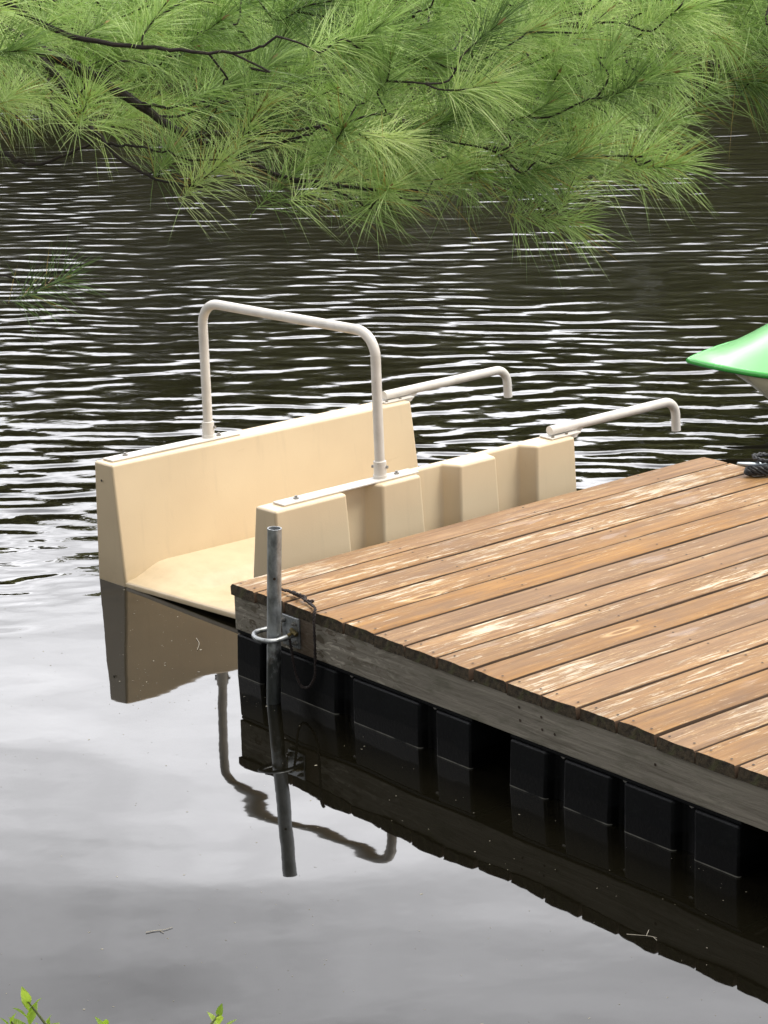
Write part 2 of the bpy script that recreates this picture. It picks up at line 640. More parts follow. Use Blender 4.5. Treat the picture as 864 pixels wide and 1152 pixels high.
# ------------------------------------------------------------------ the setting: water and banks
bm = bmesh.new()
S = 260
vsq = [bm.verts.new((x, y, 0)) for x, y in ((-S, -S), (S, -S), (S, S), (-S, S))]
bm.faces.new(vsq)
tag(obj('lake_water', bm, water_material(), smooth=False), 'dark rippled lake water reflecting trees and pale cloud', 'water', kind='structure')

GW = np.array([math.cos(rad(YAW)), math.sin(rad(YAW))])           # level direction away from the bank
GR = np.array([math.sin(rad(YAW)), -math.cos(rad(YAW))])          # level direction to the right
C0 = CAM[:2]


def gp(a, b, z=0.0):
    """a metres right of the camera, b metres ahead of it"""
    q = C0 + GR * a + GW * b
    return np.array([q[0], q[1], z])


def shore(a):
    """how far ahead of the camera the near bank ends, a metres to the right of it"""
    left = max(0.0, -a - 2.0)
    right = max(0.0, a - 3.6)
    return 4.62 + .10 * math.sin(a * 2.1) + left * 3.2 + right * .9


bm = bmesh.new()
na, nb = 90, 34
grid = []
for i in range(na + 1):
    a = -26 + 52 * (i / na)
    row = []
    s_ = min(shore(a), 26)
    for j in range(nb + 1):
        t = j / nb
        b = -30 + (s_ + .8 + 30) * t
        d = s_ - b
        z = -.25 + .44 * min(d + .8, 3.4) if d < 2.6 else .93 + (1 - math.exp(-(d - 2.6) * .3)) * 1.0
        z += .04 * math.sin(a * 3.1 + b * 2) * math.cos(b * 3.7 - a)
        row.append(bm.verts.new(gp(a, b, z)))
    grid.append(row)
for i in range(na):
    for j in range(nb):
        bm.faces.new((grid[i][j], grid[i + 1][j], grid[i + 1][j + 1], grid[i][j + 1]))
tag(obj('near_bank_ground', bm, ground_material()), 'earth and grass bank of the lake below the camera', 'ground', kind='structure')

bm = bmesh.new()
rows = []
for i in range(61):
    th = rad(-75 + 150 * i / 60)
    row = []
    for rr, z in ((41, -.3), (43, .4), (48, 1.2), (60, 2.2), (95, 6)):
        q = C0 + (GW * math.cos(th) + GR * math.sin(th)) * (rr + 1.2 * math.sin(i * 1.7))
        row.append(bm.verts.new((q[0], q[1], z)))
    rows.append(row)
for a, b in zip(rows, rows[1:]):
    for k in range(4):
        bm.faces.new((a[k], b[k], b[k + 1], a[k + 1]))
tag(obj('far_bank_ground', bm, ground_material()), 'low wooded far shore of the lake', 'ground', kind='structure')


# far wood: seen only as the dark reflection in the ripples
def build_far_wood():
    V, Fc, T = [], [], []
    n0 = 0
    r_ = np.random.default_rng(5)
    for i in range(150):
        deg = -70 + 140 * i / 149 + r_.uniform(-.5, .5)
        th = rad(deg)
        row = i % 3
        rr = 45 + row * 4.5 + r_.uniform(-1, 1)
        base = C0 + (GW * math.cos(th) + GR * math.sin(th)) * rr
        ang = 10.8 + .9 * math.sin(deg * .9) + .6 * math.sin(deg * .37 + 1) + r_.uniform(-1.2, .8)
        if deg > 4.5: ang += min(1.2, (deg - 4.5) * .5)
        if -11.5 < deg < -7.0: ang -= 1.4
        Ht = 2.7 + rr * math.tan(rad(ang)) - .8
        W_ = Ht * r_.uniform(.17, .24)
        npts = 1300
        h = r_.uniform(0, 1, npts) ** .85
        conic = r_.uniform() < .5
        prof = (1 - h) ** .75 + .06 if conic else np.sin(np.clip(h * .9 + .12, 0, 1) * math.pi) ** .6
        ra = W_ * prof * np.sqrt(r_.uniform(.15, 1, npts)) * (1 + .35 * np.sin(h * 40 + i))
        an = r_.uniform(0, 2 * math.pi, npts)
        cx = base[0] + ra * np.cos(an)
        cy = base[1] + ra * np.sin(an)
        cz = .8 + Ht * (.03 + .97 * h)
        sz = r_.uniform(.16, .42, npts)
        nn_ = r_.normal(size=(npts, 3)) * .45 + np.stack([np.cos(an) * .55, np.sin(an) * .55, np.full(npts, .75)], 1)
        nn_ /= np.linalg.norm(nn_, axis=1)[:, None]
        u = np.cross(nn_, r_.normal(size=(npts, 3))); u /= np.linalg.norm(u, axis=1)[:, None]
        w = np.cross(nn_, u)
        c = np.stack([cx, cy, cz], 1)
        q = np.stack([c - u * sz[:, None], c - w * sz[:, None] * .6, c + u * sz[:, None], c + w * sz[:, None] * .6], 1).reshape(-1, 3)
        V.append(q)
        Fc.append(np.arange(n0, n0 + 4 * npts).reshape(-1, 4))
        T.append(np.repeat(np.clip(r_.normal(r_.uniform(.25, .75), .18, npts), 0, 1), 4))
        n0 += 4 * npts
        # trunk
        k = 6
        for z_, rd in ((0, .22), (Ht * .7 + .8, .07)):
            for m in range(k):
                V.append(np.array([[base[0] + rd * math.cos(m * 2 * math.pi / k), base[1] + rd * math.sin(m * 2 * math.pi / k), z_]]))
        T.append(np.zeros(2 * k))
        Fc.append(np.array([[n0 + m, n0 + (m + 1) % k, n0 + k + (m + 1) % k, n0 + k + m] for m in range(k)]))
        n0 += 2 * k
    V = np.concatenate(V); Fc = np.concatenate(Fc); T = np.concatenate(T)
    me = bpy.data.meshes.new('far_wood')
    me.from_pydata(V.tolist(), [], Fc.tolist())
    at_ = me.attributes.new('tint', 'FLOAT', 'POINT')
    at_.data.foreach_set('value', T.astype(np.float32))
    m = attr_material('far_foliage', [(0, (.23, .21, .11)), (.5, (.33, .34, .155)), (1, (.44, .46, .21))], .8, .5)
    tag(link('far_wood', me, m, smooth=False), 'dark mixed wood along the far shore of the lake', 'wood', kind='stuff')


build_far_wood()

# ------------------------------------------------------------------ floating dock
ZD = .3097
PITCH_B, W0, LEN = .1445, .12955, 2.146
dock = thing('floating_dock', 'weathered brown plank dock on black plastic floats at the right', 'dock', (0, 0, 0))
NB = 20
for k in range(NB):
    y1 = -.0 if k == 0 else -(W0 + (k - 1) * PITCH_B) - .0047 + random.uniform(-.001, .001)
    y0 = -(W0 + k * PITCH_B) + .0047 + random.uniform(-.001, .001)
    bm = bmesh.new()
    x0 = random.uniform(-.004, .006)
    x1 = LEN + random.uniform(-.006, .006)
    zt = ZD + random.uniform(-.0015, .0015)
    th = .0375
    # cross-section with worn round edges, slightly cupped
    cup = random.uniform(-.0012, .0016)
    ym = (y0 + y1) / 2
    hw = (y1 - y0) / 2
    sec = [(-hw, -th), (-hw, -.008), (-hw + .0016, -.0022), (-hw + .0055, -.0003), (-hw * .45, cup * .7), (0, cup), (hw * .45, cup * .7),
           (hw - .0055, -.0003), (hw - .0016, -.0022), (hw, -.008), (hw, -th)]
    nseg = 24
    rings = []
    ph = random.uniform(0, 9)
    for i in range(nseg + 1):
        x = x0 + (x1 - x0) * i / nseg
        if i == 0: x += 0
        wob = .0012 * math.sin(i * .8 + ph)
        chip = .0012 if i in (0, nseg) else 0
        ring = []
        for q, (yy, zz) in enumerate(sec):
            top = 1 <= q <= 9
            jx = random.uniform(-.004, .002) if i == 0 else 0
            ring.append(bm.verts.new((x - ym * 0 + jx, yy + wob * (1 if abs(yy) > hw * .9 else 0), zz - (chip if top else 0) + random.uniform(-.0004, .0004))))
        rings.append(ring)
    ns = len(sec)
    for a, b in zip(rings, rings[1:]):
        for q in range(ns):
            f = bm.faces.new((a[q], a[(q + 1) % ns], b[(q + 1) % ns], b[q]))
            f.material_index = 0 if 2 <= q <= 7 else 2
    for e in (rings[0], rings[-1]):
        bm.faces.new(e).material_index = 1
    # nail heads, a touch proud of the board
    for nx in (.026, .62, 1.22, 1.80, LEN - .03):
        for sy in (-1, 1):
            cx, cy = nx + random.uniform(-.012, .012), sy * hw * random.uniform(.50, .68)
            cv = [bm.verts.new((cx + .0040 * math.cos(t * math.pi / 4), cy + .0040 * math.sin(t * math.pi / 4), .0016 + cup * .7)) for t in range(8)]
            bm.faces.new(cv).material_index = 3
    me = bpy.data.meshes.new('board')
    bmesh.ops.recalc_face_normals(bm, faces=bm.faces)
    bm.to_mesh(me); bm.free()
    o = link('board', me, [WOOD, END, SIDE, NAIL_M], dock, ang=50)
    o.location = (0, ym, zt)
    o.rotation_euler = (random.uniform(-.004, .004), 0, random.uniform(-.0006, .0006))

YE = -(W0 + (NB - 1) * PITCH_B)
FT, FB = ZD - .0385, .155
bm = bmesh.new()
add_box(bm, (.004, YE, FB), (.042, -.003, FT))
for (py, pz) in ((-1.335, .245), (-1.338, .207), (-1.425, .240), (-1.428, .204), (-1.478, .204), (-1.86, .225)):   # old bolt holes
    r_h = .0045
    cv = [bm.verts.new((.0025, py + r_h * math.cos(t * math.pi / 5), pz + r_h * math.sin(t * math.pi / 5))) for t in range(10)]
    bm.faces.new(cv).material_index = 1
obj('fascia', bm, [FASCIA, NAIL_M], dock, bevel=.003, seg=2)
bm = bmesh.new()
add_box(bm, (.0445, -.041, FB), (LEN - .045, -.003, FT))
obj('fascia', bm, [FASCIA], dock, bevel=.003, seg=2)
bm = bmesh.new()
add_box(bm, (LEN - .042, YE, FB), (LEN - .004, -.003, FT))
obj('fascia', bm, [FASCIA], dock, bevel=.003, seg=2)
for jx in (.6, 1.2, 1.8):
    bm = bmesh.new()
    add_box(bm, (jx - .019, YE, FB), (jx + .019, -.043, FT))
    obj('joist', bm, [SIDE], dock)


def float_drum(y_hi, y_lo, recesses):
    """a moulded float; recesses are (from, to) spans of its front face set back"""
    def face(x_face, x_rec):
        pts = [(x_face, y_hi)]
        for a, b in recesses:
            pts += [(x_face, a), (x_rec, a - .012), (x_rec, b + .012), (x_face, b)]
        return pts + [(x_face, y_lo)]
    plan = face(.004, .036) + [(x, y) for x, y in reversed(face(.60, .568))]
    bm = bmesh.new()
    lv = []
    for z, grow in ((-.22, -.012), (.14, 0.0)):
        cy, cx = (y_hi + y_lo) / 2, .30
        lv.append([bm.verts.new((x + math.copysign(grow, x - cx), y + math.copysign(grow, y - cy) * .6, z)) for x, y in plan])
    n = len(plan)
    for i in range(n):
        bm.faces.new((lv[0][i], lv[0][(i + 1) % n], lv[1][(i + 1) % n], lv[1][i]))
    bm.faces.new(lv[0]); bm.faces.new(lv[1])
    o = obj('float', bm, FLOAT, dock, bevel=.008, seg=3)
    # flange the frame sits on
    bm = bmesh.new()
    add_box(bm, (.010, y_lo - .003, .1415), (.594, y_hi + .003, .1535))
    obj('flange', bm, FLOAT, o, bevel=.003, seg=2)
    for a, b in recesses:
        bm = bmesh.new()
        add_tube(bm, [(.030, (a + b) / 2 - .004, .135), (.046, (a + b) / 2 - .004, .135)], .009, 8)
        obj('bolt', bm, BOLT_M, o)
    return o


float_drum(-.006, -1.125, [(-.135, -.195), (-.512, -.592), (-.90, -.975)])
float_drum(-1.292, -2.155, [(-1.440, -1.512), (-1.690, -1.742), (-1.922, -1.998)])
float_drum(-2.300, -2.86, [(-2.45, -2.52), (-2.67, -2.72)])

# bracket that holds the dock to the pole
PB, PT = Vector((-.067, -.285, 0)), Vector((-.050, -.3085, .5625))
PD = (PT - PB).normalized()
ring_c = PB + PD * (.226 / PD.z)
bm = bmesh.new()
add_box(bm, (-.0045, -.347, .172), (.0030, -.262, .2695))
brk = obj('bracket', bm, GALV, dock, bevel=.002, seg=2)
bm = bmesh.new()
r_l = .042
loop = []
for k in range(19):
    t = math.pi * .5 + math.pi * k / 18
    loop.append((ring_c.x - .012 + r_l * math.cos(t) * 1.05, ring_c.y + .012 + r_l * 1.12 * math.sin(t), .219 + .004 * math.sin(t)))
loop = [(-.004, loop[0][1] - .004, .222), (-.03, loop[0][1] - .001, .222)] + loop + [(-.04, loop[-1][1] + .002, .216), (-.004, loop[-1][1] + .004, .214)]
add_tube(bm, catmull(loop, 2), .0078, 12)
obj('ring', bm, GALV, brk)
for by, bz in ((-.331, .252), (-.331, .190), (-.274, .252), (-.274, .190)):
    bm = bmesh.new()
    add_tube(bm, [(-.0040, by, bz), (-.0115, by, bz), (-.012, by, bz), (-.0121, by, bz), (-.020, by, bz)], [.0085, .0085, .0075, .0042, .0042], 8)
    obj('bolt', bm, BOLT_M, brk)
bm = bmesh.new()
add_tube(bm, [(-.004, -.322, .224), (-.036, -.334, .222)], .0055, 8)
add_tube(bm, [(-.012, -.318, .232), (-.012, -.345, .221)], .0075, 6)
obj('shackle', bm, simple('brassy_shackle', (.20, .16, .07), .45, .7, 90, .4), brk)

# cleat on the deck's far corner
CL = onz(861, 534, ZD)
ax = Vector((CR[0], CR[1], 0)).normalized()
ax = Vector((ax.x * .94 + .10, ax.y * .94 + .25, 0)).normalized()
side = Vector((-ax.y, ax.x, 0))
cc_ = Vector((CL[0], CL[1], ZD))


def cpt(a, s, z):
    return tuple(cc_ + ax * a + side * s + Vector((0, 0, z)))


bm = bmesh.new()
vsx = add_box(bm, (-.055, -.022, .0015), (.055, .022, .010))
for v in vsx: v.co = Vector(cpt(v.co.x, v.co.y, v.co.z))
cleat = obj('cleat', bm, CLEAT_M, dock, bevel=.003, seg=2)
bm = bmesh.new()
bm.free()
for s in (-1, 1):
    bm = bmesh.new()
    add_tube(bm, [cpt(.028 * s, 0, .008), cpt(.026 * s, 0, .022), cpt(.022 * s, 0, .036)], [.013, .009, .010], 12)
    obj('post', bm, CLEAT_M, cleat)
bm = bmesh.new()
add_tube(bm, catmull([cpt(-.108, .004, .052), cpt(-.080, .002, .047), cpt(-.035, 0, .041), cpt(.035, 0, .041), cpt(.080, -.002, .047), cpt(.108, -.004, .052)], 4),
         [.0045, .0060, .0066, .0072, .0078, .0084, .0088, .0090, .0092, .0092, .0092, .0092, .0092, .0090, .0088, .0084, .0078, .0072, .0066, .0060, .0045], 12)
obj('horn', bm, CLEAT_M, cleat)

# ------------------------------------------------------------------ floating launch
launch = thing('floating_launch', 'beige moulded plastic boat launch floating beside the plank dock', 'boat launch', (.95, .70, 0))
X0, X1, ZW = .318, 1.675, .44


def warp(x, y, z):
    return (x - .05 * (y - .18), y - .03 * (x - .3) * (y - .18), z)


BLK = [(X0, .618), (.775, .945), (1.125, 1.292), (1.488, X1)]


def side_wall(mirror):
    """thin inner skin with four buttress blocks outside, all one moulding"""
    def plan(lvl):
        # lvl 0 top, 1 bottom: the draft widens everything downwards
        yi = .285 + .050 * lvl
        yb = .180 - .012 * lvl
        yr = .248 - .012 * lvl
        P = [(X0 - .006 * lvl, yi)]
        for k, (a, b) in enumerate(BLK):
            a2 = a - (.010 * lvl if k else .006 * lvl)
            b2 = b + (.020 * lvl if k < 3 else .010 * lvl)
            if mirror:
                P += [(a2, yb)] if k == 0 else [(b2, yb)] if k == 3 else []
                continue
            if k: P += [(a2 - .030, yr)]
            P += [(a2, yb), (b2, yb)]
            if k < 3: P += [(b2 + .016, yr)]
        P.append((X1 + .010 * lvl, yi))
        return P
    bm = bmesh.new()
    lv = []
    for z, l in ((ZW, 0), (-.10, 1.22)):
        ring = []
        for x, y in plan(l):
            if mirror: y = 1.365 - y
            ring.append(bm.verts.new(warp(x, y, z)))
        lv.append(ring)
    n = len(lv[0])
    for i in range(n):
        bm.faces.new((lv[0][i], lv[0][(i + 1) % n], lv[1][(i + 1) % n], lv[1][i]))
    bm.faces.new(lv[0]); bm.faces.new(lv[1])
    return obj('side_wall', bm, BEIGE, launch, bevel=.010, seg=4)


side_wall(False)
wl = side_wall(True)
# a small drain hole on the end of the far wall
bm = bmesh.new()
px_ = Vector(warp(X0 - .0035, 1.140, .375))
cv = [bm.verts.new(px_ + Vector((-.0008, .005 * math.cos(t * math.pi / 5), .005 * math.sin(t * math.pi / 5)))) for t in range(10)]
bm.faces.new(cv)
obj('drain_hole', bm, simple('shadowed_hole', (.02, .015, .01), .9), wl)

# floor pan with raised chamfers beside both walls and a lower running channel
bm = bmesh.new()
ys = np.array([.305, .36, .43, .50, .545, .575, .60, .64, .6825, .725, .765, .79, .82, .865, .93, 1.00, 1.065])
xs = np.concatenate([[X0 - .004], np.linspace(X0 + .006, X1, 40)])
rows = []
for x in xs:
    t = min(1, max(0, (x - X0) / .17))
    t = t * t * (3 - 2 * t)
    row = []
    for y in ys:
        d = abs(y - .6825)
        ridge = .045 + .06 * t
        if d < ridge:
            h = .010
        elif d < ridge + .035:
            h = .010 + .026 * (d - ridge) / .035
        else:
            h = .036 + .034 * (d - ridge - .035) / (.38 - ridge - .035)
        h = .018 * (1 - t) + h * t + .034 * (1.06 - y) * (1 - t)
        if x < X0: h -= .006
        row.append(bm.verts.new(warp(x, y, h)))
    rows.append(row)
for a, b in zip(rows, rows[1:]):
    for k in range(len(ys) - 1):
        bm.faces.new((a[k], a[k + 1], b[k + 1], b[k]))
low = []
for y, v in zip(ys, rows[0]):
    low.append((bm.verts.new(warp(X0 - .002, y, v.co.z - .016)), bm.verts.new(warp(X0 + .03, y, v.co.z - .020)), bm.verts.new(warp(X0 + .10, y, -.06))))
for k in range(len(ys) - 1):
    bm.faces.new((rows[0][k], rows[0][k + 1], low[k + 1][0], low[k][0]))
    bm.faces.new((low[k][0], low[k + 1][0], low[k + 1][1], low[k][1]))
    bm.faces.new((low[k][1], low[k + 1][1], low[k + 1][2], low[k][2]))
obj('floor_pan', bm, BEIGE, launch, ang=70)


def plate(x0, x1, yc, w=.058):
    bm = bmesh.new()
    vsq_ = add_box(bm, (x0, yc - w / 2, ZW + .001), (x1, yc + w / 2, ZW + .0075))
    for v in vsq_: v.co = Vector(warp(*v.co))
    p = obj('mounting_plate', bm, PAINT, launch, bevel=.002, seg=2)
    for bx in (x0 + .075, x1 - .075):
        bm = bmesh.new()
        c = Vector(warp(bx, yc, ZW + .0075))
        add_tube(bm, [c + Vector((0, 0, z_)) for z_ in (0, .0055, .006, .0061, .011)], [.010, .010, .0085, .005, .005], 8)
        obj('bolt', bm, BOLT_M, p)
    return p


YL, YR = 1.138, .236
plate(.345, .90, YL + .004)
plate(.375, .960, YR)
RT = .0175
pL, pR = Vector((.737, 1.135, ZW + .006)), Vector((.812, .238, ZW + .006))
bm = bmesh.new()
add_tube(bm, fillet([pL, pL + Vector((-.002, -.004, .505)), pR + Vector((0, .004, .505)), pR], .085, 9), RT, 20)
rail = obj('grab_rail', bm, PAINT, launch)
for p in (pL, pR):
    bm = bmesh.new()
    add_tube(bm, [p + Vector((0, 0, .0)), p + Vector((0, 0, .012)), p + Vector((0, 0, .0125)), p + Vector((0, 0, .060)), p + Vector((0, 0, .062))],
             [.0245, .0245, .0222, .0222, .0190], 20)
    obj('socket', bm, PAINT, rail)
    bm = bmesh.new()
    ax_ = Vector((.55, -.83, 0))
    q = p + Vector((0, 0, .040))
    add_tube(bm, [q - ax_ * .0295, q + ax_ * .0295], .0055, 8)
    obj('bolt', bm, BOLT_M, rail)


def handle(xa, xb, yc, y2):
    za = ZW + .026
    a = Vector((xa, yc, za)); b = Vector((xb, y2, za))
    bm = bmesh.new()
    add_tube(bm, fillet([a, b, b + Vector((.006, 0, -.118))], .062, 9), RT, 20)
    hd = obj('handle', bm, PAINT, launch)
    bm = bmesh.new()
    add_box(bm, (xa - .020, yc - .034, ZW + .0012), (xa + .125, yc + .034, ZW + .0075))
    obj('foot_plate', bm, PAINT, hd, bevel=.002, seg=2)
    bm = bmesh.new()                                       # gusset under the pipe beyond the wall
    g = [(xa + .105, ZW + .008), (xa + .165, ZW + .012), (xa + .13, ZW - .018), (xa + .105, ZW - .022)]
    A = [bm.verts.new((x, yc - .006, z)) for x, z in g]
    B = [bm.verts.new((x, yc + .006, z)) for x, z in g]
    bm.faces.new(A); bm.faces.new(B[::-1])
    for k in range(4): bm.faces.new((A[k], A[(k + 1) % 4], B[(k + 1) % 4], B[k]))
    obj('gusset', bm, PAINT, hd)
    for sx in (-.008, .060):
        bm = bmesh.new()
        add_tube(bm, [(xa + sx, yc - .026, ZW + .0075), (xa + sx, yc - .026, ZW + .014)], .006, 6)
        obj('bolt', bm, BOLT_M, hd)


handle(1.600, 2.245, YR - .002, YR - .004)
handle(1.545, 2.182, YL - .035, YL - .035)

# ------------------------------------------------------------------ pole, rope on the dock, rope on the cleat
bm = bmesh.new()
n = 24
ro, ri = .0222, .0188
up = PD
sx = up.cross(Vector((0, 1, 0))).normalized()
sy = up.cross(sx)
bot = PB - up * 1.4


def circ(c, r):
    return [bm.verts.new(c + (sx * math.cos(2 * math.pi * k / n) + sy * math.sin(2 * math.pi * k / n)) * r) for k in range(n)]


R4 = [circ(bot, ro), circ(PT, ro), circ(PT, ri), circ(PT - up * .3, ri)]
for a, b in zip(R4, R4[1:]):
    for k in range(n): bm.faces.new((a[k], a[(k + 1) % n], b[(k + 1) % n], b[k]))
bm.faces.new(R4[3])
hole = PT - up * .155
nrm = Vector((CAM[0], CAM[1], 0)) - Vector((hole.x, hole.y, 0))
nrm.normalize()
tn = nrm.cross(up)
cv = [bm.verts.new(hole + nrm * (ro + .0006) + (tn * math.cos(t * math.pi / 5) + up * math.sin(t * math.pi / 5)) * .0045) for t in range(10)]
bm.faces.new(cv).material_index = 1
tag(obj('steel_pole', bm, [GALV, NAIL_M]), 'galvanised steel pipe standing in the ring at the dock corner', 'pole')


def cord(pts, r, twist, m, name, sub=4, n=6):
    """two strands wound round each other"""
    c = catmull(pts, sub)
    bm = bmesh.new()
    fr = frames_along(c)
    d = 0
    A, B = [], []
    for i, (p, s, t) in enumerate(fr):
        if i: d += (fr[i][0] - fr[i - 1][0]).length
        a = d * twist
        o = (s * math.cos(a) + t * math.sin(a)) * r * .75
        A.append(p + o); B.append(p - o)
    add_tube(bm, A, r, n); add_tube(bm, B, r, n)
    return bm


zd = ZD + .008
rp = [(.070, -.150, zd), (.050, -.174, zd + .003), (.054, -.205, zd), (.048, -.235, zd + .006), (.052, -.262, zd), (.043, -.300, zd + .004),
      (.034, -.345, zd), (.020, -.392, zd), (.003, -.425, zd), (-.0085, -.434, ZD - .006), (-.0125, -.436, .262), (-.0125, -.436, .205), (-.0125, -.433, .150),
      (-.013, -.428, .105), (-.016, -.404, .070), (-.018, -.370, .060), (-.018, -.345, .085), (-.017, -.330, .125), (-.018, -.324, .170), (-.024, -.322, .214)]
bm = cord(rp, .0033, 330, ROPE_M, 'rope', 5)
b2 = cord([(.052, -.250, zd + .006), (.040, -.285, zd + .010), (.046, -.320, zd + .006), (.028, -.345, zd + .004), (.050, -.358, zd)], .0036, 260, ROPE_M, 'r', 5)
me_t = bpy.data.meshes.new('t'); b2.to_mesh(me_t); b2.free(); bm.from_mesh(me_t)
tag(obj('rope', bm, ROPE_M), 'thin dark twisted rope hanging over the dock edge beside the pole', 'rope')

pts = []
for k in range(64):                                          # turns round the cleat's foot, then a loop over the horn
    t = k / 63
    a = t * 2 * math.pi * 3.2
    pts.append(cpt(math.cos(a) * (.068 + .006 * math.sin(a * .7)), math.sin(a) * (.036 + .004 * math.cos(a)), .012 + .026 * t))
for (a, s, z) in ((.06, .03, .045), (.02, .052, .060), (-.03, .035, .062), (-.02, -.02, .058), (.05, -.035, .052), (.12, -.02, .035), (.20, -.05, .012), (.34, -.09, .010), (.50, -.10, .010)):
    pts.append(cpt(a, s, z))
bm = cord(pts, .0062, 160, BLACKROPE, 'mooring', 3)
tag(obj('mooring_rope', bm, BLACKROPE), 'black mooring rope wound round the cleat on the deck', 'rope')

# ------------------------------------------------------------------ green pedal boat at the right edge
A3 = Vector((CR[0], CR[1], 0)).normalized()                 # from bow to stern
B3 = Vector((-A3.y, A3.x, 0))                               # to the far side
TIP = Vector(onz(774, 402, .315)); TIP.z = 0
boat = thing('pedal_boat', 'bright green pedal boat with cream hull, bow showing at the right edge', 'boat', TIP)


def bp(s, l, z):
    return tuple(TIP + A3 * s + B3 * l + Vector((0, 0, z)))


def half(s):
    return .80 * (1 - math.exp(-s * 2.0)) if s < 1.9 else .78 * (1 - (s - 1.9) * .25)


ss = np.concatenate([np.linspace(0.0, .5, 18) ** 1.5 * (.5 ** -.5), np.linspace(.56, 2.4, 24)])
tt = np.linspace(-1, 1, 25)
bm = bmesh.new()
grid = []
for s in ss:
    h = max(half(s), .004)
    row = []
    cq = min(1, max(0, s - .06) / .55)
    crown = .215 * cq * cq * (3 - 2 * cq)
    for t in tt:
        z = .312 + .012 * s + crown * (1 - abs(t) ** 2.2) * .9
        well = 0
        if .95 < s < 2.0 and abs(t) < .78:                   # cockpit sunk into the deck
            e = min((s - .95) / .12, (2.0 - s) / .12, (.78 - abs(t)) / .15, 1)
            well = max(0, e)
        z -= well * (crown + .12)
        row.append(bm.verts.new(bp(s, t * h, z)))
    grid.append(row)
for a, b in zip(grid, grid[1:]):
    for k in range(len(tt) - 1): bm.faces.new((a[k], a[k + 1], b[k + 1], b[k]))
obj('deck', bm, GREEN_M, boat, ang=60)
bm = bmesh.new()                                            # rounded gunwale rim
se = ss[2:]
edge = [bp(s, -half(s), .301 + .012 * s) for s in se[::-1]] + [bp(.004, 0, .301)] + [bp(s, half(s), .301 + .012 * s) for s in se]
add_tube(bm, edge, .0135, 10)
obj('rim', bm, simple('deep_green_rim', (.05, .38, .055), .25, 0, 8, .07), boat)
bm = bmesh.new()
prev = None
for s in np.concatenate([[.10, .16, .24], ss[ss > .3]]):
    h = half(s)
    k = max(0, 1 - .18 / max(s, .181))
    ring = []
    for t in (-1, -.9, -.55, 0, .55, .9, 1):
        depth = {1: 0, .9: .5, .55: .95, 0: 1}[abs(t)]
        zb = .292 - (.42 * min(1, max(0, s - .16) / .50)) * depth
        ring.append(bm.verts.new(bp(s, t * h * .97, zb)))
    if prev:
        for q in range(6): bm.faces.new((prev[q], prev[q + 1], ring[q + 1], ring[q]))
    prev = ring
obj('hull', bm, CREAM_M, boat, ang=60)
for l in (-.30, .30):
    bm = bmesh.new()
    v1 = add_box(bm, (1.45, l - .20, .26), (1.85, l + .20, .33))
    v2 = add_box(bm, (1.80, l - .20, .331), (1.90, l + .20, .68))
    for v in v1 + v2: v.co = Vector(bp(*v.co))
    obj('seat', bm, SEAT_M, boat, bevel=.025, seg=4)

# ------------------------------------------------------------------ pine tree
pine = thing('pine_tree', 'white pine with long drooping green needles hanging over the water', 'tree', tuple(gp(-3.55, 4.3, .3)))
base = gp(-3.55, 4.3, .2)
trunk_pts = [base + np.array([.04 * math.sin(z * 1.3), .05 * math.cos(z * .9), z]) for z in np.linspace(0, 7.5, 16)]
bm = bmesh.new()
add_tube(bm, trunk_pts, list(np.linspace(.17, .05, 16)), 14)
obj('trunk', bm, BARK_M, pine)


def trunk_at(z):
    zz = np.array([p[2] for p in trunk_pts])
    return np.array([np.interp(z, zz, [p[k] for p in trunk_pts]) for k in range(3)])


# boughs: image-plane course and distance, from where they leave the trunk to their tips
def bough(pts, r0, r1, from_trunk=None):
    P = [at(x, y, d) for x, y, d in pts]
    if from_trunk is not None: P = [trunk_at(from_trunk)] + P
    P = catmull(P, 7)
    P = [p + rng.normal(0, .0016, 3) for p in P]
    return P, [r1 + (r0 - r1) * (1 - t) ** 2 for t in np.linspace(0, 1, len(P))]


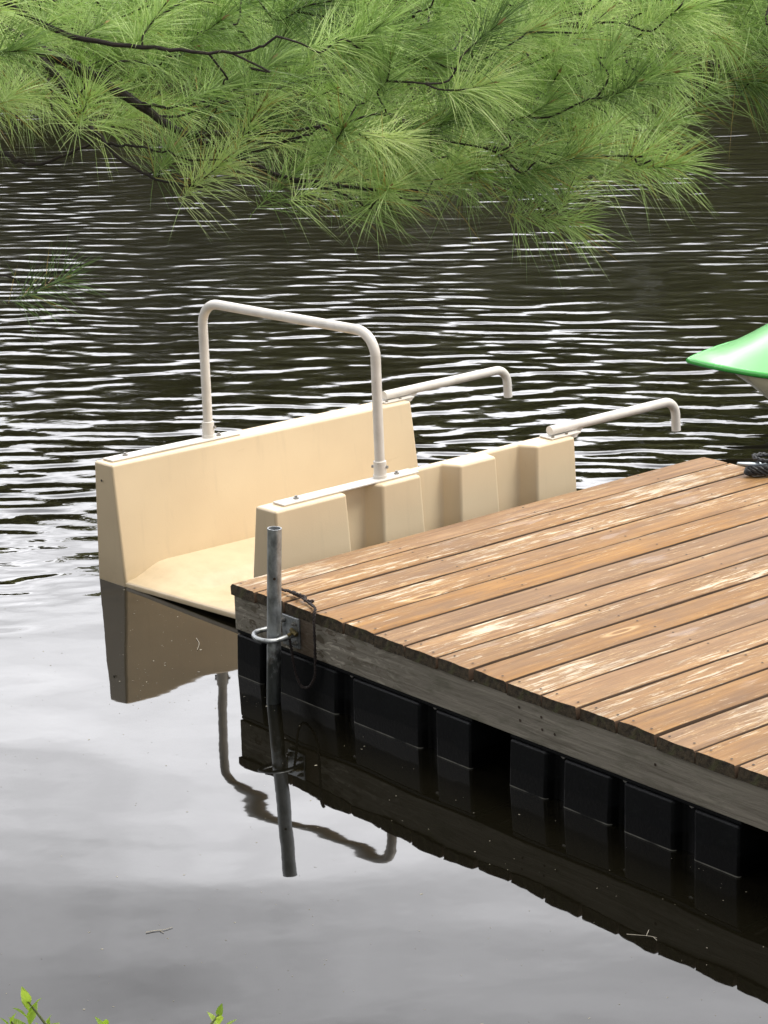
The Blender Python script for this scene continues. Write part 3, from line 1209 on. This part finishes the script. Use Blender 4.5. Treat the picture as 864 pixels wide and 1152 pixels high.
BOUGHS = [
    bough([(-500, -90, 4.05), (-120, -10, 3.95), (60, 62, 3.85), (150, 115, 3.82), (205, 150, 3.80), (262, 176, 3.78), (332, 202, 3.75), (422, 213, 3.7), (470, 214, 3.68)], .019, .0022, 2.75),
    bough([(40, 52, 3.87), (86, 118, 3.80), (118, 162, 3.76), (158, 194, 3.73), (228, 212, 3.7)], .0075, .0018),
    bough([(-420, 60, 4.2), (-90, 150, 3.95), (0, 172, 3.88), (40, 185, 3.84), (106, 160, 3.80)], .016, .0022, 2.55),
    bough([(-480, -160, 4.5), (-100, -50, 4.35), (60, 20, 4.32), (150, 60, 4.3), (250, 84, 4.27), (343, 88, 4.25), (450, 75, 4.22), (560, 85, 4.18), (680, 88, 4.12), (760, 100, 4.08)], .024, .0022, 2.95),
    bough([(-520, -300, 4.7), (-100, -190, 4.6), (150, -110, 4.5), (380, -60, 4.4), (540, -15, 4.3), (640, 25, 4.25), (740, 55, 4.2), (840, 85, 4.15), (900, 110, 4.1)], .028, .0022, 3.2),
    bough([(343, 88, 4.25), (420, 122, 4.15), (500, 158, 4.05), (566, 190, 3.95), (606, 225, 3.88), (618, 240, 3.85)], .0048, .0016),
    bough([(500, 158, 4.05), (590, 170, 3.9), (670, 176, 3.86), (722, 176, 3.84)], .0045, .0016),
    bough([(380, -60, 4.4), (470, 10, 4.3), (560, 60, 4.25), (640, 100, 4.2), (700, 140, 4.15)], .006, .0016),
    bough([(-60, -20, 3.6), (80, 40, 3.55), (190, 55, 3.5), (270, 60, 3.48), (318, 40, 3.45)], .008, .0018, 2.8),
    bough([(205, 150, 3.80), (290, 150, 3.7), (370, 140, 3.62), (430, 128, 3.6)], .0045, .0016),
    bough([(332, 202, 3.75), (372, 214, 3.72), (415, 232, 3.7)], .0032, .0015),
    bough([(-300, 240, 4.3), (-100, 290, 4.25), (0, 308, 4.2), (40, 322, 4.18)], .012, .0016, 2.35),
    bough([(560, -15, 4.3), (640, -30, 4.2), (740, -20, 4.15), (830, 10, 4.1), (880, 25, 4.05)], .006, .0018),
    bough([(150, 115, 3.82), (190, 121, 3.78), (240, 112, 3.74), (278, 94, 3.7)], .0030, .0012),
    bough([(205, 150, 3.80), (250, 152, 3.78), (310, 161, 3.75), (352, 150, 3.72)], .0028, .0012),
    bough([(262, 176, 3.78), (300, 166, 3.74), (350, 150, 3.7), (388, 128, 3.66)], .0028, .0012),
    bough([(86, 118, 3.80), (100, 92, 3.77), (132, 70, 3.74)], .0024, .0011),
    bough([(118, 162, 3.76), (160, 166, 3.73), (215, 178, 3.7), (284, 181, 3.66)], .0026, .0011),
    bough([(60, 62, 3.85), (56, 110, 3.82), (66, 140, 3.8), (104, 160, 3.78)], .0024, .0011),
    bough([(240, 165, 3.79), (233, 142, 3.77), (246, 118, 3.75)], .0022, .0010),
]
BRANCH_PTS = np.array([p for P, R in BOUGHS for p in P])
BRANCH_PX = []
for p in BRANCH_PTS:
    d = p - CAM
    z = d @ CF
    BRANCH_PX.append((432 + F_PX * (d @ CR) / z, 576 - F_PX * (d @ CU) / z, z))
BRANCH_PX = np.array(BRANCH_PX)

# lower limit of the foliage's tuft centres across the frame
LX = [-140, 0, 60, 150, 210, 260, 330, 380, 440, 500, 560, 620, 660, 700, 735, 765, 800, 864, 950]
LY = [120, 120, 135, 140, 140, 150, 185, 200, 215, 190, 180, 205, 185, 165, 165, 100, 45, 55, 55]
tufts = []
tries = 0
while len(tufts) < 285 and tries < 20000:
    tries += 1
    x = rng.uniform(-330, 1040)
    lim = np.interp(x, LX, LY)
    y = rng.uniform(-95, lim)
    left_thin = np.interp(x, [-110, 40, 260, 420], [.40, .50, .72, 1.0]) if y > 70 else 1.0
    if rng.uniform() > left_thin: continue
    d = rng.uniform(3.5, 4.4)
    b1y = np.interp(x, [60, 150, 205, 262, 332, 422], [62, 115, 150, 176, 202, 213])      # keep the long bare bough in view
    if 50 < x < 430 and abs(y - b1y) < 42 and d < 3.95: continue
    if any((x - q[0]) ** 2 + (y - q[1]) ** 2 < (30 if abs(d - q[2]) < .35 else 14) ** 2 for q in tufts): continue
    tufts.append((x, y, d))
for q in ((618, 246, 3.85), (640, 215, 3.82), (590, 205, 3.88), (735, 188, 3.83), (712, 180, 3.86), (440, 212, 3.7), (425, 225, 3.68), (380, 205, 3.74),
          (58, 320, 4.16), (230, 200, 3.7), (180, 190, 3.74), (330, 195, 3.76), (845, 92, 3.98), (818, 82, 4.0), (500, 200, 3.8), (530, 195, 3.86)):
    tufts.append(q)

bm = bmesh.new()
for P, R in BOUGHS:
    add_tube(bm, P, R, 8)
needle_V, needle_F, needle_T = [], [], []
nv = 0
buds = []
P0 = BRANCH_PTS.copy()
tufts.sort(key=lambda q: float(np.linalg.norm(P0 - at(*q), axis=1).min()))
for (x, y, d) in tufts:
    p = at(x, y, d)
    # the nearest bough point that lies back towards the trunk carries this shoot
    dv_ = BRANCH_PTS - p
    cost = np.sqrt(dv_[:, 0] ** 2 + dv_[:, 1] ** 2 + (1.9 * dv_[:, 2]) ** 2) + np.where(BRANCH_PX[:, 0] > x - 12, .16, 0) + np.where(BRANCH_PX[:, 1] < y - 90, .05, 0)
    k = int(np.argmin(cost))
    q = BRANCH_PTS[k]
    L = np.linalg.norm(p - q)
    out_dir = (p - q) / max(L, 1e-6)
    lift = np.array([0, 0, 1.0])
    mid1 = q + (p - q) * .4 - lift * L * .10 + rng.normal(0, .012, 3)
    mid2 = q + (p - q) * .75 - lift * L * .06 + rng.normal(0, .008, 3)
    axis = out_dir * .8 + lift * rng.uniform(.15, .9) + CR * rng.uniform(-.1, .7) - CF * rng.uniform(-.5, .6)
    axis /= np.linalg.norm(axis)
    tip = p + axis * rng.uniform(.02, .05)
    shoot = catmull([q, mid1, mid2, p, tip], 3)
    new = np.array(shoot[3:10:2])
    BRANCH_PTS = np.concatenate([BRANCH_PTS, new])
    dd = new - CAM
    BRANCH_PX = np.concatenate([BRANCH_PX, np.stack([432 + F_PX * (dd @ CR) / (dd @ CF), 576 - F_PX * (dd @ CU) / (dd @ CF), dd @ CF], 1)])
    add_tube(bm, shoot, list(np.linspace(.0021 if L > .15 else .0017, .0011, 13)), 5, cap=False)
    buds.append((tip, axis))
    # needles: fascicles along the last stretch of the shoot, radiating and drooping
    nn = int(rng.integers(130, 195) * (.6 if y > 300 else 1))
    s = rng.uniform(0, 1, nn) ** .8
    back = rng.uniform(.06, .13)
    org = tip[None] - axis[None] * (1 - s)[:, None] * back
    e1 = np.cross(axis, [0.3, .2, 1.0]); e1 /= np.linalg.norm(e1)
    e2 = np.cross(axis, e1)
    phi = rng.uniform(0, 2 * math.pi, nn)
    spread = np.radians(rng.normal(66 - 34 * s, 17))
    dirn = axis[None] * np.cos(spread)[:, None] + (e1[None] * np.cos(phi)[:, None] + e2[None] * np.sin(phi)[:, None]) * np.sin(spread)[:, None]
    Ln = rng.normal(.090, .015, nn)
    droop = rng.uniform(.02, .26, nn)
    m1 = org + dirn * (Ln * .5)[:, None] - lift[None] * (Ln * droop * .22)[:, None]
    end = org + dirn * (Ln * (1 - .12 * droop))[:, None] - lift[None] * (Ln * droop * .9)[:, None]
    w_ = rng.normal(size=(nn, 3)); w_ -= dirn * (w_ * dirn).sum(1)[:, None]; w_ /= np.linalg.norm(w_, axis=1)[:, None]
    w2 = np.cross(dirn, w_)
    hw = rng.uniform(.00040, .00060, nn)[:, None]
    tri = [w_, -.5 * w_ + .866 * w2, -.5 * w_ - .866 * w2]
    ring0 = [org + t * hw for t in tri]
    ring1 = [m1 + t * hw * 1.05 for t in tri]
    V = np.stack(ring0 + ring1 + [end], 1).reshape(-1, 3)
    b0 = nv + 7 * np.arange(nn)
    for k2 in range(3):
        k3 = (k2 + 1) % 3
        needle_F.append(np.stack([b0 + k2, b0 + k3, b0 + 3 + k3], 1))
        needle_F.append(np.stack([b0 + k2, b0 + 3 + k3, b0 + 3 + k2], 1))
        needle_F.append(np.stack([b0 + 3 + k2, b0 + 3 + k3, b0 + 6], 1))
    tone = rng.normal(.52, .20)
    t_ = np.clip(rng.normal(tone, .13, nn), .02, .93)
    old = rng.uniform(0, 1, nn) < (.06 if y > .75 * np.interp(x, LX, LY) else .003)
    t_[old] = 1.0
    tv = np.repeat(t_[:, None], 7, 1)
    tv[:, 6] = np.where(old, 1.0, np.clip(tv[:, 6] + .08, 0, .94))
    needle_T.append(tv.reshape(-1))
    needle_V.append(V)
    nv += 7 * nn
for tip, axis in buds:
    e = Vector(axis)
    add_tube(bm, [Vector(tip), Vector(tip) + e * .006, Vector(tip) + e * .015], [.0016, .0026, .0006], 6, mat=1)
obj('branch', bm, [BARK_M, simple('pale_orange_buds', (.30, .20, .08), .7, 0, 80, .3)], pine)
me = bpy.data.meshes.new('needles')
VV = np.concatenate(needle_V); FF = np.concatenate(needle_F)
me.from_pydata(VV.tolist(), [], FF.tolist())
a_ = me.attributes.new('tint', 'FLOAT', 'POINT')
a_.data.foreach_set('value', np.concatenate(needle_T).astype(np.float32))
NEEDLE = attr_material('pine_needles', [(0, (.10, .18, .06)), (.35, (.33, .46, .165)), (.65, (.55, .67, .32)), (.95, (.73, .79, .48)), (1.0, (.50, .38, .13))], .36, .50, 1.35)
link('needles', me, NEEDLE, pine)

# ------------------------------------------------------------------ shrub on the near bank, tips showing at the bottom edge
shrub_base = onz(120, 1330, .28)
shrub = thing('shrub', 'fresh green leafy shrub tips poking up along the bottom edge', 'shrub', tuple(shrub_base))
LEAF = attr_material('young_leaves', [(0, (.16, .28, .02)), (.5, (.29, .44, .04)), (1, (.42, .54, .08))], .4, .45, 1.3)
STEM = simple('green_brown_stem', (.10, .12, .04), .7, 0, 60, .3)
lv_V, lv_F, lv_T = [], [], []


def leaf(p, d, upv, L, w, tint):
    d = d / np.linalg.norm(d)
    s = np.cross(d, upv); s /= np.linalg.norm(s)
    nrm_ = np.cross(s, d)
    n0 = len(lv_V)
    prof = [(0, .05), (.18, .55), (.42, 1.0), (.70, .78), (.90, .32), (1.0, .02)]
    for f, q in prof:
        c = p + d * L * f - nrm_ * (L * .22 * f * f)
        lv_V.extend([c - s * w * q + nrm_ * w * q * .35, c, c + s * w * q + nrm_ * w * q * .35])
        lv_T.extend([tint, tint * .85, tint])
    for k in range(len(prof) - 1):
        for m in range(2):
            a = n0 + 3 * k + m
            lv_F.append((a, a + 1, a + 4, a + 3))


shoots = [((31, 1126), 4.62, 8, .95), ((12, 1148), 4.60, 6, .7), ((50, 1152), 4.66, 6, .7), ((118, 1153), 4.58, 6, .7), ((92, 1172), 4.6, 7, .9), ((246, 1141), 4.62, 6, .75),
          ((170, 1185), 4.6, 7, 1), ((-40, 1150), 4.6, 7, 1), ((205, 1190), 4.55, 7, 1), ((285, 1195), 4.6, 6, 1)]
for (sx_, sy_), d_, nl, sc in shoots:
    tip = at(sx_, sy_, d_)
    b0 = np.array(shrub_base) + rng.normal(0, .04, 3) * np.array([1, 1, 0])
    c = catmull([b0, b0 * .6 + tip * .4 + np.array([0, 0, .05]), b0 * .2 + tip * .8 + np.array([0, 0, .02]), tip], 4)
    bm = bmesh.new()
    add_tube(bm, c, list(np.linspace(.006, .0016, len(c))), 7)
    obj('stem', bm, STEM, shrub)
    for k in range(nl):
        f = k / nl
        p = tip - np.array([0, 0, .085 * sc * (1 - f) ** 1.0])
        an = k * 2.4 + sx_
        dv = np.array([math.cos(an), math.sin(an), 0]) * (1.0 - .75 * f) + np.array([0, 0, .75 + .7 * f])
        leaf(p, dv, np.array([0, 0, 1.0]) + .01 * rng.normal(size=3), .057 * sc * (1 - .25 * f) * rng.uniform(.85, 1.15), .0105 * sc, float(np.clip(rng.normal(.55, .2), 0, 1)))
    for k in range(10):
        f = rng.uniform(.35, .85)
        p = b0 * (1 - f) + tip * f
        an = rng.uniform(0, 6.3)
        leaf(p, np.array([math.cos(an), math.sin(an), .4]), np.array([0, 0, 1.0]), rng.uniform(.045, .07), .012, float(np.clip(rng.normal(.35, .2), 0, 1)))
me = bpy.data.meshes.new('leaves')
me.from_pydata([tuple(v) for v in lv_V], [], lv_F)
a_ = me.attributes.new('tint', 'FLOAT', 'POINT')
a_.data.foreach_set('value', np.array(lv_T, np.float32))
link('leaves', me, LEAF, shrub, ang=180)

# ------------------------------------------------------------------ things floating on the water
bm = bmesh.new()


def fleck(c, l, w, h, an):
    u = Vector((math.cos(an), math.sin(an), 0)); v = Vector((-u.y, u.x, 0))
    c = Vector(c)
    top = bm.verts.new(c + Vector((0, 0, h)))
    ring = [bm.verts.new(c + u * l * math.cos(t * math.pi / 3) + v * w * math.sin(t * math.pi / 3) + Vector((0, 0, .0004))) for t in range(6)]
    for k in range(6): bm.faces.new((ring[k], ring[(k + 1) % 6], top))


def blocked(p):
    x, y = p[0], p[1]
    return (-.02 < x < LEN + .02 and y < .02) or (.26 < x < 1.72 and .12 < y < 1.22)


cnt = 0
while cnt < 330:
    x, y = rng.uniform(-20, 880), rng.uniform(640, 1160)
    if rng.uniform() < .3: x, y = rng.uniform(125, 300), rng.uniform(660, 800)
    p = onz(x, y, 0)
    if blocked(p): continue
    cnt += 1
    q = rng.uniform()
    l = rng.uniform(.0010, .0022) if q < .88 else rng.uniform(.0025, .005)
    fleck(p, l, l * rng.uniform(.3, .9), .0012, rng.uniform(0, 6.3))
tag(obj('floating_debris', bm, simple('pale_flecks', (.24, .22, .17), .8, 0, 40, .6), smooth=False), 'tiny pale flecks of pollen and leaf scattered on the water', 'debris', kind='stuff')

TW_M = simple('pale_dry_twig', (.34, .31, .25), .8, 0, 90, .3)


def twig(pix, r, label, extra=()):
    P = [onz(x, y, .002) for x, y in pix]
    bm = bmesh.new()
    c = catmull(P, 4)
    add_tube(bm, c, list(np.linspace(r, r * .6, len(c))), 6)
    for pth in extra:
        c = catmull([onz(x, y, .002) for x, y in pth], 3)
        add_tube(bm, c, r * .7, 5)
    tag(obj('twig', bm, TW_M), label, 'twig')


twig([(164, 1049), (174, 1047), (184, 1046), (194, 1043)], .0011, 'short pale curved twig afloat on the grey water at lower left', [[(180, 1047), (184, 1049)]])
twig([(705, 1051), (718, 1052), (730, 1053), (739, 1055)], .0008, 'thin yellowish seed stalk afloat in the dark reflection below the dock', [[(727, 1053), (730, 1046)], [(735, 1054), (739, 1058)]])
twig([(221, 718), (224, 724), (222, 731)], .0012, 'tiny pale hooked stalk afloat in the reflection of the beige launch')
